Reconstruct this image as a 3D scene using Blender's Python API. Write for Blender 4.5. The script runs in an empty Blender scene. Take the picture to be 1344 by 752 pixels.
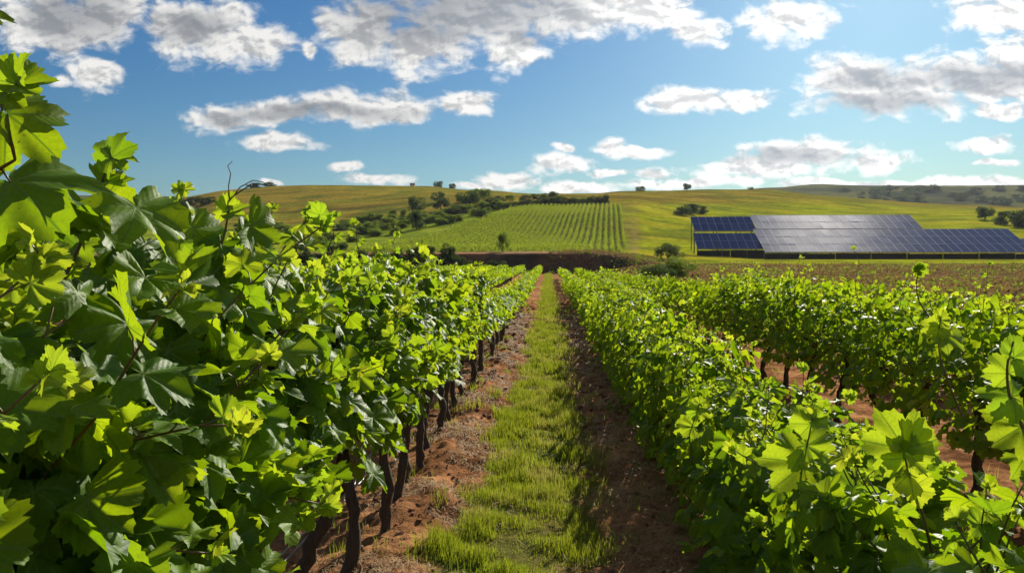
import bpy, math, random
import numpy as np
from mathutils import Vector, Matrix, Euler
R = math.radians
rng = np.random.default_rng(7)
random.seed(7)
scene = bpy.context.scene
C = scene.collection

# ------------------------------------------------------------------ camera
cd = bpy.data.cameras.new('camera'); cam = bpy.data.objects.new('camera', cd); C.objects.link(cam)
cd.sensor_width = 36; cd.lens = 28.0; cd.clip_end = 6000; cd.clip_start = 0.05
CAM = Vector((0, 0, 1.6)); cam.location = CAM
PITCH, YAW = -math.atan(36/1045), math.atan(48/1045)
cam.rotation_euler = (R(90)+PITCH, 0, YAW)
scene.camera = cam
CR = Euler((R(90)+PITCH, 0, YAW)).to_matrix()
def ray(px, py):
    d = CR @ Vector(((px-672)/1045, -(py-376)/1045, -1)); return d
def P(px, py, Y):
    d = ray(px, py); return CAM + d*(Y/d.y)

# ------------------------------------------------------------------ light
SUN_AZ, SUN_EL = 22.0, 26.0          # degrees right of the rows, above the horizon
sd = bpy.data.lights.new('sun', 'SUN'); sd.energy = 5.0; sd.angle = R(0.5); sd.color = (1.0, 0.93, 0.80)
sun = bpy.data.objects.new('sun', sd); C.objects.link(sun)
sdir = Vector((math.sin(R(SUN_AZ))*math.cos(R(SUN_EL)), math.cos(R(SUN_AZ))*math.cos(R(SUN_EL)), math.sin(R(SUN_EL))))
sun.rotation_euler = sdir.to_track_quat('Z', 'Y').to_euler(); sun.location = (20, 60, 60)
scene.view_settings.view_transform = 'Standard'; scene.view_settings.look = 'None'
scene.view_settings.gamma = 1; scene.view_settings.exposure = 0.72
scene.view_settings.use_curve_mapping = False
cy = scene.cycles
cy.max_bounces = 7; cy.diffuse_bounces = 3; cy.glossy_bounces = 2; cy.transmission_bounces = 4; cy.transparent_max_bounces = 6
cy.use_denoising = True; cy.sample_clamp_indirect = 6

W = bpy.data.worlds.new('World'); scene.world = W; W.use_nodes = True
class NT:
    def __init__(s, nt): s.nt = nt; nt.nodes.clear()
    def n(s, t, **k):
        nd = s.nt.nodes.new(t)
        for a, b in k.items():
            if a == 'ins':
                for i, v in b.items(): s.set(nd.inputs[i], v)
            else: setattr(nd, a, b)
        return nd
    def set(s, inp, v):
        if isinstance(v, bpy.types.NodeSocket): s.nt.links.new(v, inp)
        else:
            if hasattr(inp.default_value, '__len__') and len(inp.default_value) == 4 and len(v) == 3: v = (*v, 1)
            inp.default_value = v
    def m(s, op, a, b=0.0, c=0.0, clamp=False):
        nd = s.nt.nodes.new('ShaderNodeMath'); nd.operation = op; nd.use_clamp = clamp
        s.set(nd.inputs[0], a); s.set(nd.inputs[1], b); s.set(nd.inputs[2], c); return nd.outputs[0]
    def v(s, op, a, b=(0, 0, 0), sc=None):
        nd = s.nt.nodes.new('ShaderNodeVectorMath'); nd.operation = op
        s.set(nd.inputs[0], a); s.set(nd.inputs[1], b)
        if sc is not None: s.set(nd.inputs['Scale'], sc)
        return nd.outputs['Value'] if op in ('DISTANCE', 'LENGTH', 'DOT_PRODUCT') else nd.outputs[0]
    def mix(s, f, a, b, bt='MIX'):
        nd = s.nt.nodes.new('ShaderNodeMix'); nd.data_type = 'RGBA'; nd.blend_type = bt
        s.set(nd.inputs[0], f); s.set(nd.inputs[6], a); s.set(nd.inputs[7], b); return nd.outputs[2]
    def ramp(s, f, a, b, o0=0.0, o1=1.0):
        nd = s.nt.nodes.new('ShaderNodeMapRange'); nd.interpolation_type = 'SMOOTHSTEP'
        for i, x in enumerate((f, a, b, o0, o1)): s.set(nd.inputs[i], x)
        return nd.outputs[0]
    def noise(s, vec, scale, detail=2.0, rough=0.5, dist=0.0):
        nd = s.nt.nodes.new('ShaderNodeTexNoise'); s.set(nd.inputs['Vector'], vec)
        nd.inputs['Scale'].default_value = scale; nd.inputs['Detail'].default_value = detail
        nd.inputs['Roughness'].default_value = rough; nd.inputs['Distortion'].default_value = dist
        return nd

SKY_STRENGTH = 0.052
def build_world():
    t = NT(W.node_tree)
    sky = t.n('ShaderNodeTexSky', sky_type='NISHITA', sun_disc=False, sun_elevation=R(SUN_EL), sun_rotation=R(SUN_AZ),
              altitude=300, air_density=1.25, dust_density=0.8, ozone_density=3.0)
    hs = t.n('ShaderNodeHueSaturation', ins={'Saturation': 1.45, 'Value': 0.74, 'Color': sky.outputs[0]})
    base = t.mix(1.0, hs.outputs[0], (0.50, 0.82, 1.06), 'MULTIPLY')
    tc = t.n('ShaderNodeTexCoord').outputs['Generated']
    sp = t.n('ShaderNodeSeparateXYZ', ins={0: tc})
    x, y, z = sp.outputs
    yy = t.m('MAXIMUM', y, 0.08)
    U = t.m('DIVIDE', x, yy); V = t.m('DIVIDE', z, yy)
    p = t.n('ShaderNodeCombineXYZ', ins={0: U, 1: V}).outputs[0]
    # large slow warp, so that the outlines are uneven
    w = t.noise(t.v('MULTIPLY', p, (1, 1.5, 1)), 11.0, 2.0, 0.5)
    wv = t.v('SUBTRACT', w.outputs['Color'], (0.5, 0.5, 0.5))
    q = t.v('ADD', p, t.v('MULTIPLY', wv, (0.07, 0.03, 0)))
    blobs = [(70,30,95,48),(140,22,60,42),(125,96,34,24),(85,105,20,10),
        (265,40,80,40),(225,32,40,30),(325,58,52,26),(400,68,13,11),(308,12,12,9),
        (478,42,66,40),(545,60,70,38),(640,18,130,42),(675,62,34,34),(745,16,100,34),(850,14,80,26),(918,40,40,18),
        (1040,24,56,27),(1315,14,60,24),
        (288,153,50,19),(370,146,70,16),(455,140,75,20),(525,138,55,19),(615,134,34,15),(362,186,56,12),
        (461,217,26,8),(500,238,44,9),(240,242,14,6),(350,240,16,4),
        (905,133,48,18),(968,130,46,16),
        (1122,104,62,30),(1170,122,100,30),(1275,105,95,34),(1335,92,60,40),(1312,146,40,10),
        (1060,203,80,18),(1150,208,45,14),(1000,222,85,16),(940,238,70,9),(1300,187,34,11),(1306,211,26,6),
        (1290,240,95,10),(1180,243,80,7),(1060,243,60,8),
        (735,214,36,14),(800,194,26,13),(846,197,34,8),(738,194,16,6),(795,226,28,5),(845,228,30,9),(750,245,45,9),(835,243,50,9),(662,238,46,12),(610,247,30,6)]
    best = None
    for cx, cyy, rx, ry in blobs:
        d = ray(cx, cyy); u0, v0 = d.x/d.y, d.z/d.y
        sx, sy = 1045/(rx*1.12), 1045/(ry*1.15)
        dd = t.v('DISTANCE', t.v('MULTIPLY', q, (sx, sy, 0)), (u0*sx, v0*sy, 0))
        # smaller clouds reach as far in absolute terms: keep the rim noise in proportion
        best = dd if best is None else t.m('MINIMUM', best, dd)
    front = t.m('SUBTRACT', 1.0, best)
    front = t.m('MAXIMUM', front, -0.6)
    isf = t.m('GREATER_THAN', y, 0.1)
    # elsewhere on the sky: scattered clouds of the same kind
    zc = t.m('MAXIMUM', z, 0.12)
    pl = t.n('ShaderNodeCombineXYZ', ins={0: t.m('DIVIDE', x, zc), 1: t.m('DIVIDE', y, zc)}).outputs[0]
    nb = t.noise(pl, 1.1, 3.0, 0.5).outputs[0]
    other = t.m('MULTIPLY', t.m('SUBTRACT', nb, 0.54), 6.0)
    high = t.ramp(V, 0.40, 0.60)
    k = t.m('MULTIPLY', isf, t.m('SUBTRACT', 1.0, high))
    field = t.m('ADD', t.m('MULTIPLY', front, k), t.m('MULTIPLY', other, t.m('SUBTRACT', 1.0, k)))
    pd = t.v('MULTIPLY', p, (1.0, 1.55, 1))
    n1 = t.noise(pd, 24.0, 6.0, 0.57, 0.25).outputs[0]
    # the same billows, sampled a little towards the sun: lights one side of each billow
    n2 = t.noise(t.v('ADD', pd, (0.0035, 0.008, 0)), 24.0, 4.0, 0.55, 0.25).outputs[0]
    dens = t.m('ADD', field, t.m('MULTIPLY', t.m('SUBTRACT', n1, 0.50), 2.1))
    alpha = t.ramp(dens, -0.12, 0.50)
    n3 = t.noise(pd, 9.0, 3.0, 0.5).outputs[0]
    thick = t.ramp(t.m('ADD', t.m('ADD', field, t.m('MULTIPLY', t.m('SUBTRACT', n3, 0.5), 1.6)), t.m('MULTIPLY', t.m('SUBTRACT', n1, 0.5), 0.6)), 0.42, 1.05)
    relief = t.m('MULTIPLY', t.m('SUBTRACT', n1, n2), 4.5)
    low = t.ramp(V, 0.09, 0.20)     # clouds close to the horizon are far off and stay pale
    grey = t.m('ADD', t.m('MULTIPLY', thick, t.m('ADD', 0.25, t.m('MULTIPLY', low, 0.60))), t.m('ADD', t.m('MULTIPLY', relief, -1.8), 0.02), clamp=True)
    core = None      # the thickest parts of the big clouds
    for cx, cyy, rx, ry in [(610,-4,160,52),(560,40,60,20),(90,20,60,34),(250,34,44,20),(1135,104,44,14),(1180,136,90,12),(1275,108,80,18),(415,148,110,9),(300,156,30,8),(1050,208,60,8),(690,50,30,14)]:
        d = ray(cx, cyy); u0, v0 = d.x/d.y, d.z/d.y; sx, sy = 1045/(rx*1.2), 1045/(ry*1.2)
        dd = t.v('DISTANCE', t.v('MULTIPLY', q, (sx, sy, 0)), (u0*sx, v0*sy, 0)); core = dd if core is None else t.m('MINIMUM', core, dd)
    corek = t.m('MULTIPLY', t.ramp(t.m('ADD', t.m('SUBTRACT', 1.0, core), t.m('MULTIPLY', t.m('SUBTRACT', t.noise(pd, 8.0, 2.0, 0.45).outputs[0], 0.5), 1.3)), -0.6, 1.0), isf)
    n4 = t.noise(pd, 13.0, 4.0, 0.5, 0.3).outputs[0]
    body = t.m('MULTIPLY', corek, t.m('ADD', 0.50, t.m('MULTIPLY', n4, 0.75)))
    grey = t.m('ADD', body, t.m('ADD', t.m('MULTIPLY', grey, 0.35), t.m('MULTIPLY', relief, -0.22)), clamp=False)
    grey = t.m('MAXIMUM', grey, 0.0); grey = t.m('MULTIPLY', t.m('SUBTRACT', 1.0, t.m('POWER', 2.718, t.m('MULTIPLY', grey, -1.6))), 1.02, clamp=True)
    nearsun = t.v('DOT_PRODUCT', tc, tuple(sdir))
    ns = t.ramp(nearsun, 0.80, 0.995)
    bright = t.m('ADD', 10.2, t.m('MULTIPLY', ns, 4.0))
    dark = t.m('ADD', 2.3, t.m('MULTIPLY', ns, 1.7))
    lit = t.v('SCALE', (1.0, 0.985, 0.955), sc=bright)
    shd = t.v('SCALE', (0.80, 0.93, 1.12), sc=dark)
    ccol = t.mix(grey, lit, shd)
    col = t.mix(t.m('MULTIPLY', alpha, t.ramp(z, 0.0, 0.03)), base, ccol)
    bg = t.n('ShaderNodeBackground', ins={0: col, 1: SKY_STRENGTH})
    out = t.n('ShaderNodeOutputWorld'); t.nt.links.new(bg.outputs[0], out.inputs[0])
    W.cycles.sampling_method = 'MANUAL'; W.cycles.sample_map_resolution = 256
build_world()

# ------------------------------------------------------------------ numpy noise
_perm = rng.random((256, 256))
def vnoise(x, y):
    xi = np.floor(x).astype(int); yi = np.floor(y).astype(int); fx = x-xi; fy = y-yi
    fx = fx*fx*(3-2*fx); fy = fy*fy*(3-2*fy)
    g = lambda a, b: _perm[a & 255, b & 255]
    return (g(xi, yi)*(1-fx)+g(xi+1, yi)*fx)*(1-fy)+(g(xi, yi+1)*(1-fx)+g(xi+1, yi+1)*fx)*fy
def fbm(x, y, o=4):
    s = 0; a = 0.5; t = 0
    for i in range(o):
        s = s+a*vnoise(x*2**i+17.3*i, y*2**i+5.1*i); t += a; a *= 0.5
    return s/t-0.5
def sstep(a, b, x):
    t = np.clip((x-a)/(b-a), 0, 1); return t*t*(3-2*t)

# ------------------------------------------------------------------ terrain heights
PXS = np.array([-400, 0, 200, 300, 360, 450, 560, 620, 700, 780, 830, 870, 930, 1000, 1060, 1130, 1200, 1250, 1344, 1700], float)
def row(f): return np.interp(PXS, [a for a, b in f], [b for a, b in f])
ST = []   # (Y, heights per column)
def zpy(Y, py): return 1.6+(340-py)*Y/1045
ST.append((40., PXS*0)); ST.append((62., row([(800,0),(870,.35),(1700,.35)])))
ST.append((88.5, row([(780,0.0),(860,.85),(1700,.85)])))
ST.append((91.5, row([(-400,1.9),(780,2.25),(830,1.7),(860,1.1),(1700,1.0)])))
ST.append((110., zpy(110., row([(-400,330),(400,329),(780,326),(850,330),(1000,338),(1700,338)]))))
ST.append((125., zpy(125., row([(-400,324),(400,320),(780,313),(850,319),(1000,324),(1700,326)]))))
ST.append((180., zpy(180., row([(-400,305),(400,300),(500,292),(600,279),(700,270),(830,268),(900,281),(1000,291),(1200,296),(1700,302)]))))
ST.append((320., zpy(320., row([(-400,275),(0,268),(200,262),(300,250),(360,247),(450,245),(560,247),(620,252),(700,256),(780,257),(850,254),(930,251),(1000,252),(1060,258),(1130,264),(1200,269),(1250,272),(1344,276),(1700,280)]))))
ST.append((480., zpy(480., row([(-400,280),(900,270),(1000,268),(1700,285)]))))
ST.append((900., zpy(900., row([(-400,256),(150,259),(300,262),(900,262),(1000,253),(1060,249),(1150,251),(1250,251),(1344,250),(1700,252)]))))
ST.append((1200., zpy(1200., row([(-400,290),(1700,290)])))); ST.append((2400., PXS*0))
SY = np.array([s[0] for s in ST]); SZ = np.array([s[1] for s in ST])
def terr(X, Y):
    X = np.atleast_1d(np.asarray(X, float)); Y = np.atleast_1d(np.asarray(Y, float))
    px = np.clip(720+1045*X/np.maximum(Y, 40), -399, 1699)
    i = np.clip(np.searchsorted(PXS, px, side='right')-1, 0, len(PXS)-2); f = (px-PXS[i])/(PXS[i+1]-PXS[i]); f = f*f*(3-2*f)*0.5+f*0.5
    Z = SZ[:, i]*(1-f)+SZ[:, i+1]*f                       # stations x points
    Yc = np.clip(Y, SY[0], SY[-1]); k = np.clip(np.searchsorted(SY, Yc, side='right')-1, 0, len(SY)-2)
    h = np.diff(SY)[:, None]; d = np.diff(Z, axis=0)/h
    D = np.zeros_like(Z)
    same = d[:-1]*d[1:] > 0
    D[1:-1] = np.where(same, 2*d[:-1]*d[1:]/np.where(same, d[:-1]+d[1:], 1), 0)
    ar = np.arange(len(px)); H = h[k, 0]; t = (Yc-SY[k])/H
    z0, z1, m0, m1 = Z[k, ar], Z[k+1, ar], D[k, ar]*H, D[k+1, ar]*H
    z = (2*t**3-3*t**2+1)*z0+(t**3-2*t**2+t)*m0+(-2*t**3+3*t**2)*z1+(t**3-t**2)*m1
    far = sstep(90, 180, Y)
    z = z+far*(fbm(X/30, Y/30, 3)*1.6)
    return z
def edge_l(Y):    # left and right rim of the grass strip
    w = np.interp(Y, [0, 4, 6.6, 11, 30, 90], [-0.60, -0.58, -0.47, -0.42, -0.30, -0.30])
    return w+fbm(Y*1.3, Y*0+3, 3)*0.22
def edge_r(Y):
    w = np.interp(Y, [0, 4, 6.6, 11, 30, 90], [0.30, 0.30, 0.32, 0.30, 0.24, 0.24])
    return w+fbm(Y*1.1, Y*0+9, 3)*0.30
def grassmask(X, Y):
    e = 0.24*fbm(X*5, Y*5, 4)
    return sstep(-0.06, 0.08, X-edge_l(Y)+e)*sstep(-0.10, 0.24, edge_r(Y)+.05-X+e)
def near_relief(X, Y):
    a = 1-sstep(25, 45, Y); g = grassmask(X, Y)
    berm = 0.07*np.exp(-((X+0.80)/0.22)**2)+0.05*np.exp(-((X-0.9)/0.3)**2)
    cl = fbm(X*4.2, Y*4.2, 4)*0.13+np.abs(fbm(X*11, Y*11, 3))*0.085
    return a*(berm+cl*(1-0.75*g)-0.01)
def gz(X, Y): 
    z = terr(X, Y)+near_relief(np.atleast_1d(X), np.atleast_1d(Y)); return z if len(z) > 1 else float(z[0])

# ------------------------------------------------------------------ mesh helpers
def mesh_np(name, V, loops, counts, mats, uv=None, attrs=None, smooth=True, matidx=None, colors=None):
    me = bpy.data.meshes.new(name)
    V = np.asarray(V, np.float32); loops = np.asarray(loops, np.int32); counts = np.asarray(counts, np.int32)
    me.vertices.add(len(V)); me.vertices.foreach_set('co', V.ravel())
    me.loops.add(len(loops)); me.loops.foreach_set('vertex_index', loops)
    me.polygons.add(len(counts)); st = np.zeros(len(counts), np.int32); st[1:] = np.cumsum(counts)[:-1]
    me.polygons.foreach_set('loop_start', st); me.polygons.foreach_set('loop_total', counts)
    me.polygons.foreach_set('use_smooth', np.full(len(counts), bool(smooth)))
    if matidx is not None: me.polygons.foreach_set('material_index', np.asarray(matidx, np.int32))
    if uv is not None:
        l = me.uv_layers.new(name='UVMap'); l.data.foreach_set('uv', np.asarray(uv, np.float32)[loops].ravel())
    for k, a in (attrs or {}).items():
        at = me.attributes.new(k, 'FLOAT', 'POINT'); at.data.foreach_set('value', np.asarray(a, np.float32))
    if colors is not None:
        at = me.attributes.new('tone', 'FLOAT_COLOR', 'POINT'); c = np.ones((len(V), 4), np.float32); c[:, :3] = colors
        at.data.foreach_set('color', c.ravel())
    me.update(calc_edges=True)
    for m in (mats if isinstance(mats, (list, tuple)) else [mats]): me.materials.append(m)
    return me
def ob(name, me, parent=None, loc=(0, 0, 0), rot=(0, 0, 0), scale=(1, 1, 1)):
    o = bpy.data.objects.new(name, me); C.objects.link(o); o.location = loc; o.rotation_euler = rot; o.scale = scale
    if parent: o.parent = parent
    return o
def tag(o, label=None, cat=None, group=None, kind=None):
    if label: o['label'] = label
    if cat: o['category'] = cat
    if group: o['group'] = group
    if kind: o['kind'] = kind
    return o
def empty(name, loc, rz=0.0):
    o = bpy.data.objects.new(name, None); C.objects.link(o); o.location = loc; o.rotation_euler = (0, 0, rz)
    o.empty_display_size = 0.1; return o
class Geo:
    def __init__(s): s.v = []; s.l = []; s.c = []; s.n = 0; s.mi = []
    def add(s, V, F, mi=0):
        s.v.append(np.asarray(V, float).reshape(-1, 3))
        for f in F: s.l.extend([i+s.n for i in f]); s.c.append(len(f)); s.mi.append(mi)
        s.n += len(V)
    def tube(s, pts, rad, n=8, mi=0, cap=True, wob=0.0):
        pts = [Vector(p) for p in pts]; V = []; F = []
        if not hasattr(rad, '__len__'): rad = [rad]*len(pts)
        up = None
        for i, p in enumerate(pts):
            t = (pts[min(i+1, len(pts)-1)]-pts[max(i-1, 0)]).normalized()
            if up is None: up = t.orthogonal().normalized()
            up = (up-t*up.dot(t)).normalized(); b = t.cross(up)
            for k in range(n):
                a = 2*math.pi*k/n; rr = rad[i]*(1+wob*(random.random()-.5))
                V.append(p+(up*math.cos(a)+b*math.sin(a))*rr)
        for i in range(len(pts)-1):
            for k in range(n):
                F.append((i*n+k, i*n+(k+1) % n, (i+1)*n+(k+1) % n, (i+1)*n+k))
        if cap: F.append(tuple(range(n))[::-1]); F.append(tuple((len(pts)-1)*n+k for k in range(n)))
        s.add([tuple(v) for v in V], F, mi)
    def box(s, c, d, M=None, mi=0):
        V = []
        for sx in (-.5, .5):
            for sy in (-.5, .5):
                for sz in (-.5, .5):
                    v = Vector((sx*d[0], sy*d[1], sz*d[2]))
                    if M is not None: v = M @ v
                    V.append(tuple(v+Vector(c)))
        s.add(V, [(0, 1, 3, 2), (4, 6, 7, 5), (0, 4, 5, 1), (2, 3, 7, 6), (0, 2, 6, 4), (1, 5, 7, 3)], mi)
    def mesh(s, name, mats, smooth=True): return mesh_np(name, np.concatenate(s.v), s.l, s.c, mats, smooth=smooth, matidx=s.mi)

# ------------------------------------------------------------------ materials
def material(name, fn):
    m = bpy.data.materials.new(name); m.use_nodes = True; t = NT(m.node_tree)
    out = t.n('ShaderNodeOutputMaterial'); sh = fn(t); t.nt.links.new(sh, out.inputs[0]); return m
def principled(t, col, rough=0.6, spec=0.4, bump=None, bs=0.3, dist=0.01, metal=0.0, coat=0.0):
    b = t.n('ShaderNodeBsdfPrincipled', ins={'Base Color': col, 'Roughness': rough, 'Specular IOR Level': spec, 'Metallic': metal, 'Coat Weight': coat})
    if bump is not None:
        bn = t.n('ShaderNodeBump', ins={'Strength': bs, 'Distance': dist, 'Height': bump}); t.set(b.inputs['Normal'], bn.outputs[0])
    return b
def attr(t, n, col=False):
    a = t.n('ShaderNodeAttribute'); a.attribute_name = n; return a.outputs['Color' if col else 'Fac']
def leafmat(detail, far=False):
    def f(t):
        age = attr(t, 'age'); rnd = attr(t, 'rnd')
        # age 0: full-grown deep green, age 1: young yellow-green
        old = t.mix(rnd, (0.060, 0.135, 0.006), (0.135, 0.24, 0.010)); young = t.mix(rnd, (0.16, 0.30, 0.020), (0.24, 0.34, 0.022))
        col = t.mix(age, old, young)
        tr_old = t.mix(rnd, (0.22, 0.38, 0.004), (0.52, 0.66, 0.008)); tr_y = t.mix(rnd, (0.42, 0.62, 0.02), (0.66, 0.70, 0.03))
        tcol = t.mix(age, tr_old, tr_y)
        bump = None
        if detail:
            uv = t.n('ShaderNodeUVMap').outputs[0]
            pc = t.v('SUBTRACT', uv, (0.5, 0.5, 0)); s = t.n('ShaderNodeSeparateXYZ', ins={0: pc})
            r = t.v('LENGTH', pc); phi = t.m('ARCTAN2', s.outputs[0], s.outputs[1])
            fo = t.m('PINGPONG', t.m('ABSOLUTE', phi), R(26))
            a = t.m('MULTIPLY', r, t.m('COSINE', fo)); p = t.m('MULTIPLY', r, t.m('SINE', fo))
            wd = t.m('SUBTRACT', 0.011, t.m('MULTIPLY', r, 0.013))
            main = t.m('SUBTRACT', 1.0, t.ramp(p, wd, t.m('ADD', wd, 0.006)))
            sec = t.m('FRACT', t.m('MULTIPLY', t.m('SUBTRACT', a, t.m('MULTIPLY', p, 1.0)), 13.0))
            secd = t.m('ABSOLUTE', t.m('SUBTRACT', sec, 0.5))
            secm = t.ramp(secd, 0.44, 0.5)
            vein = t.m('MAXIMUM', main, t.m('MULTIPLY', secm, 0.55))
            n = t.noise(uv, 26.0, 3.0, 0.6).outputs[0]
            col = t.mix(t.m('MULTIPLY', vein, 0.8), col, (0.22, 0.32, 0.06))
            tcol = t.mix(t.m('MULTIPLY', vein, 0.75), tcol, (0.09, 0.20, 0.01)); tcol = t.mix(t.m('MULTIPLY', t.ramp(n, 0.4, 0.7), 0.25), tcol, (0.10, 0.24, 0.006))
            col = t.mix(t.m('MULTIPLY', t.ramp(n, 0.35, 0.75), 0.35), col, (0.02, 0.06, 0.008))
            oc = t.n('ShaderNodeTexCoord').outputs['Object']
            sp = t.m('MULTIPLY', t.ramp(t.noise(oc, 70.0, 3.0, 0.6).outputs[0], 0.66, 0.72), t.ramp(t.noise(oc, 6.0, 1.0).outputs[0], 0.48, 0.6))
            col = t.mix(sp, col, (0.16, 0.09, 0.03)); tcol = t.mix(sp, tcol, (0.14, 0.07, 0.02))
            bump = t.m('ADD', t.m('MULTIPLY', t.m('SUBTRACT', 0.5, secd), 0.9), t.m('SUBTRACT', t.m('MULTIPLY', n, 0.8), t.m('MULTIPLY', main, 0.8)))
        b = principled(t, col, 0.6 if far else 0.5, 0.08 if far else (0.19 if detail else .10), bump, 0.22, 0.004)
        tr = t.n('ShaderNodeBsdfTranslucent', ins={0: tcol})
        mx = t.n('ShaderNodeMixShader', ins={0: 0.46, 1: b.outputs[0], 2: tr.outputs[0]}); return mx.outputs[0]
    return f
M_leaf = material('vine leaf', leafmat(True)); M_leaf_mid = material('vine leaf mid', leafmat(False)); M_leaf_far = material('vine leaf far', leafmat(False, True))
def f_bark(t):
    tc = t.n('ShaderNodeTexCoord').outputs['Object']
    n = t.noise(t.v('MULTIPLY', tc, (1, 1, 0.22)), 60.0, 4.0, 0.65)
    col = t.mix(n.outputs[0], (0.035, 0.022, 0.015), (0.14, 0.10, 0.07))
    return principled(t, col, 0.9, 0.2, n.outputs[0], 0.9, 0.02).outputs[0]
M_bark = material('vine bark', f_bark)
def f_cane(t):
    tc = t.n('ShaderNodeTexCoord').outputs['Object']; n = t.noise(tc, 9.0, 2.0).outputs[0]
    return principled(t, t.mix(n, (0.10, 0.030, 0.018), (0.15, 0.13, 0.03)), 0.5, 0.4).outputs[0]
M_cane = material('cane', f_cane)
def f_ground(t):
    g = t.n('ShaderNodeNewGeometry').outputs['Position']
    base = attr(t, 'tone', True)
    n1 = t.noise(g, 0.9, 5.0, 0.6).outputs[0]; n2 = t.noise(g, 11.0, 6.0, 0.7).outputs[0]; n3 = t.noise(g, 0.10, 5.0, 0.65).outputs[0]
    n4 = t.noise(t.v('MULTIPLY', g, (0.25, 1.4, 1)), 0.5, 5.0, 0.7).outputs[0]
    f = t.m('MULTIPLY', t.ramp(n1, 0.25, 0.75, 0.72, 1.28), t.ramp(n2, 0.25, 0.75, 0.60, 1.40))
    f = t.m('MULTIPLY', f, t.ramp(n3, 0.3, 0.7, 0.82, 1.18)); f = t.m('MULTIPLY', f, t.ramp(n4, 0.3, 0.7, 0.80, 1.2))
    col = t.v('SCALE', base, sc=f)
    bump = t.m('ADD', n2, t.m('MULTIPLY', t.noise(g, 45.0, 3.0, 0.6).outputs[0], 0.3))
    return principled(t, col, 1.0, 0.0, bump, 0.8, 0.035).outputs[0]
M_ground = material('earth and meadow', f_ground)
def f_blade(t):
    rnd = attr(t, 'rnd'); age = attr(t, 'age')
    c = t.mix(rnd, (0.06, 0.095, 0.010), (0.12, 0.14, 0.018)); c = t.mix(age, c, (0.30, 0.25, 0.07))
    tcn = t.mix(rnd, (0.24, 0.34, 0.012), (0.44, 0.46, 0.025)); tcn = t.mix(age, tcn, (0.55, 0.45, 0.12))
    b = principled(t, c, 0.5, 0.3); tr = t.n('ShaderNodeBsdfTranslucent', ins={0: tcn})
    return t.n('ShaderNodeMixShader', ins={0: 0.4, 1: b.outputs[0], 2: tr.outputs[0]}).outputs[0]
M_blade = material('grass blade', f_blade)
def f_straw(t):
    rnd = attr(t, 'rnd'); return principled(t, t.mix(rnd, (0.20, 0.11, 0.05), (0.50, 0.34, 0.15)), 0.7, 0.3).outputs[0]
M_straw = material('straw', f_straw)
def f_clod(t):
    g = t.n('ShaderNodeNewGeometry').outputs['Position']; rnd = attr(t, 'rnd'); n = t.noise(g, 30.0, 4.0, 0.6).outputs[0]
    return principled(t, t.mix(t.m('MULTIPLY', rnd, n), (0.15, 0.065, 0.032), (0.36, 0.21, 0.13)), 0.95, 0.1, n, 0.7, 0.02).outputs[0]
M_clod = material('soil clod', f_clod)
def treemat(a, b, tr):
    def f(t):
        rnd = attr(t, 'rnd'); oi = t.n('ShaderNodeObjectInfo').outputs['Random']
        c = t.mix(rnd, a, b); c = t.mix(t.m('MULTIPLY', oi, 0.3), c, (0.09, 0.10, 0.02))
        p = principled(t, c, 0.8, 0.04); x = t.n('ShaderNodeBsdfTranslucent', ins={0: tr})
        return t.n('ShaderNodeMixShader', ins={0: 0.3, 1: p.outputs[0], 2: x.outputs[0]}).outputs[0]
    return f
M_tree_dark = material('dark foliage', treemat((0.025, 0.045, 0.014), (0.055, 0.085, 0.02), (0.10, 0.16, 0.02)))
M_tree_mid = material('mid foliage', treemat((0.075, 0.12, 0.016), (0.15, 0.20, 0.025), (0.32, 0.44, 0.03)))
M_hillrow = material('hillside vine foliage', treemat((0.14, 0.20, 0.018), (0.21, 0.26, 0.025), (0.46, 0.56, 0.03)))
def f_panel(t):
    tc = t.n('ShaderNodeTexCoord').outputs['Object']; oi = t.n('ShaderNodeObjectInfo').outputs['Random']
    s = t.n('ShaderNodeSeparateXYZ', ins={0: tc})
    gx = t.m('ABSOLUTE', t.m('SUBTRACT', t.m('FRACT', t.m('MULTIPLY', s.outputs[0], 6.4)), 0.5))
    gy = t.m('ABSOLUTE', t.m('SUBTRACT', t.m('FRACT', t.m('MULTIPLY', s.outputs[1], 6.2)), 0.5))
    line = t.m('GREATER_THAN', t.m('MAXIMUM', gx, gy), 0.47)
    n = t.noise(t.n('ShaderNodeNewGeometry').outputs['Position'], 0.35, 4.0, 0.6).outputs[0]
    c = t.mix(oi, (0.022, 0.036, 0.12), (0.038, 0.052, 0.17)); c = t.mix(t.m('MULTIPLY', n, 0.35), c, (0.06, 0.055, 0.10)); c = t.mix(t.m('MULTIPLY', line, 0.2), c, (0.16, 0.17, 0.24))
    return principled(t, c, t.m('ADD', 0.16, t.m('MULTIPLY', n, 0.12)), 0.30).outputs[0]
M_panel = material('solar cells', f_panel)
M_alu = material('aluminium', lambda t: principled(t, (0.30, 0.31, 0.37), 0.5, 0.3, metal=0.2).outputs[0])
M_steel = material('galvanised steel', lambda t: principled(t, t.mix(t.noise(t.n('ShaderNodeTexCoord').outputs['Object'], 3.0).outputs[0], (0.16, 0.12, 0.10), (0.32, 0.26, 0.22)), 0.6, 0.4, metal=0.3).outputs[0])
M_shade_sheet = material('shade sheet', lambda t: principled(t, (0.035, 0.028, 0.025), 0.8, 0.2).outputs[0])  # near-black, stands for the shade under the front solar tables
M_hose = material('pale plastic hose', lambda t: principled(t, t.mix(t.noise(t.n('ShaderNodeTexCoord').outputs['Object'], 14.0).outputs[0], (0.16, 0.15, 0.15), (0.50, 0.49, 0.50)), 0.35, 0.5).outputs[0])
M_plaster = material('pale plaster', lambda t: principled(t, (0.55, 0.50, 0.44), 0.9, 0.2).outputs[0])
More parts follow.
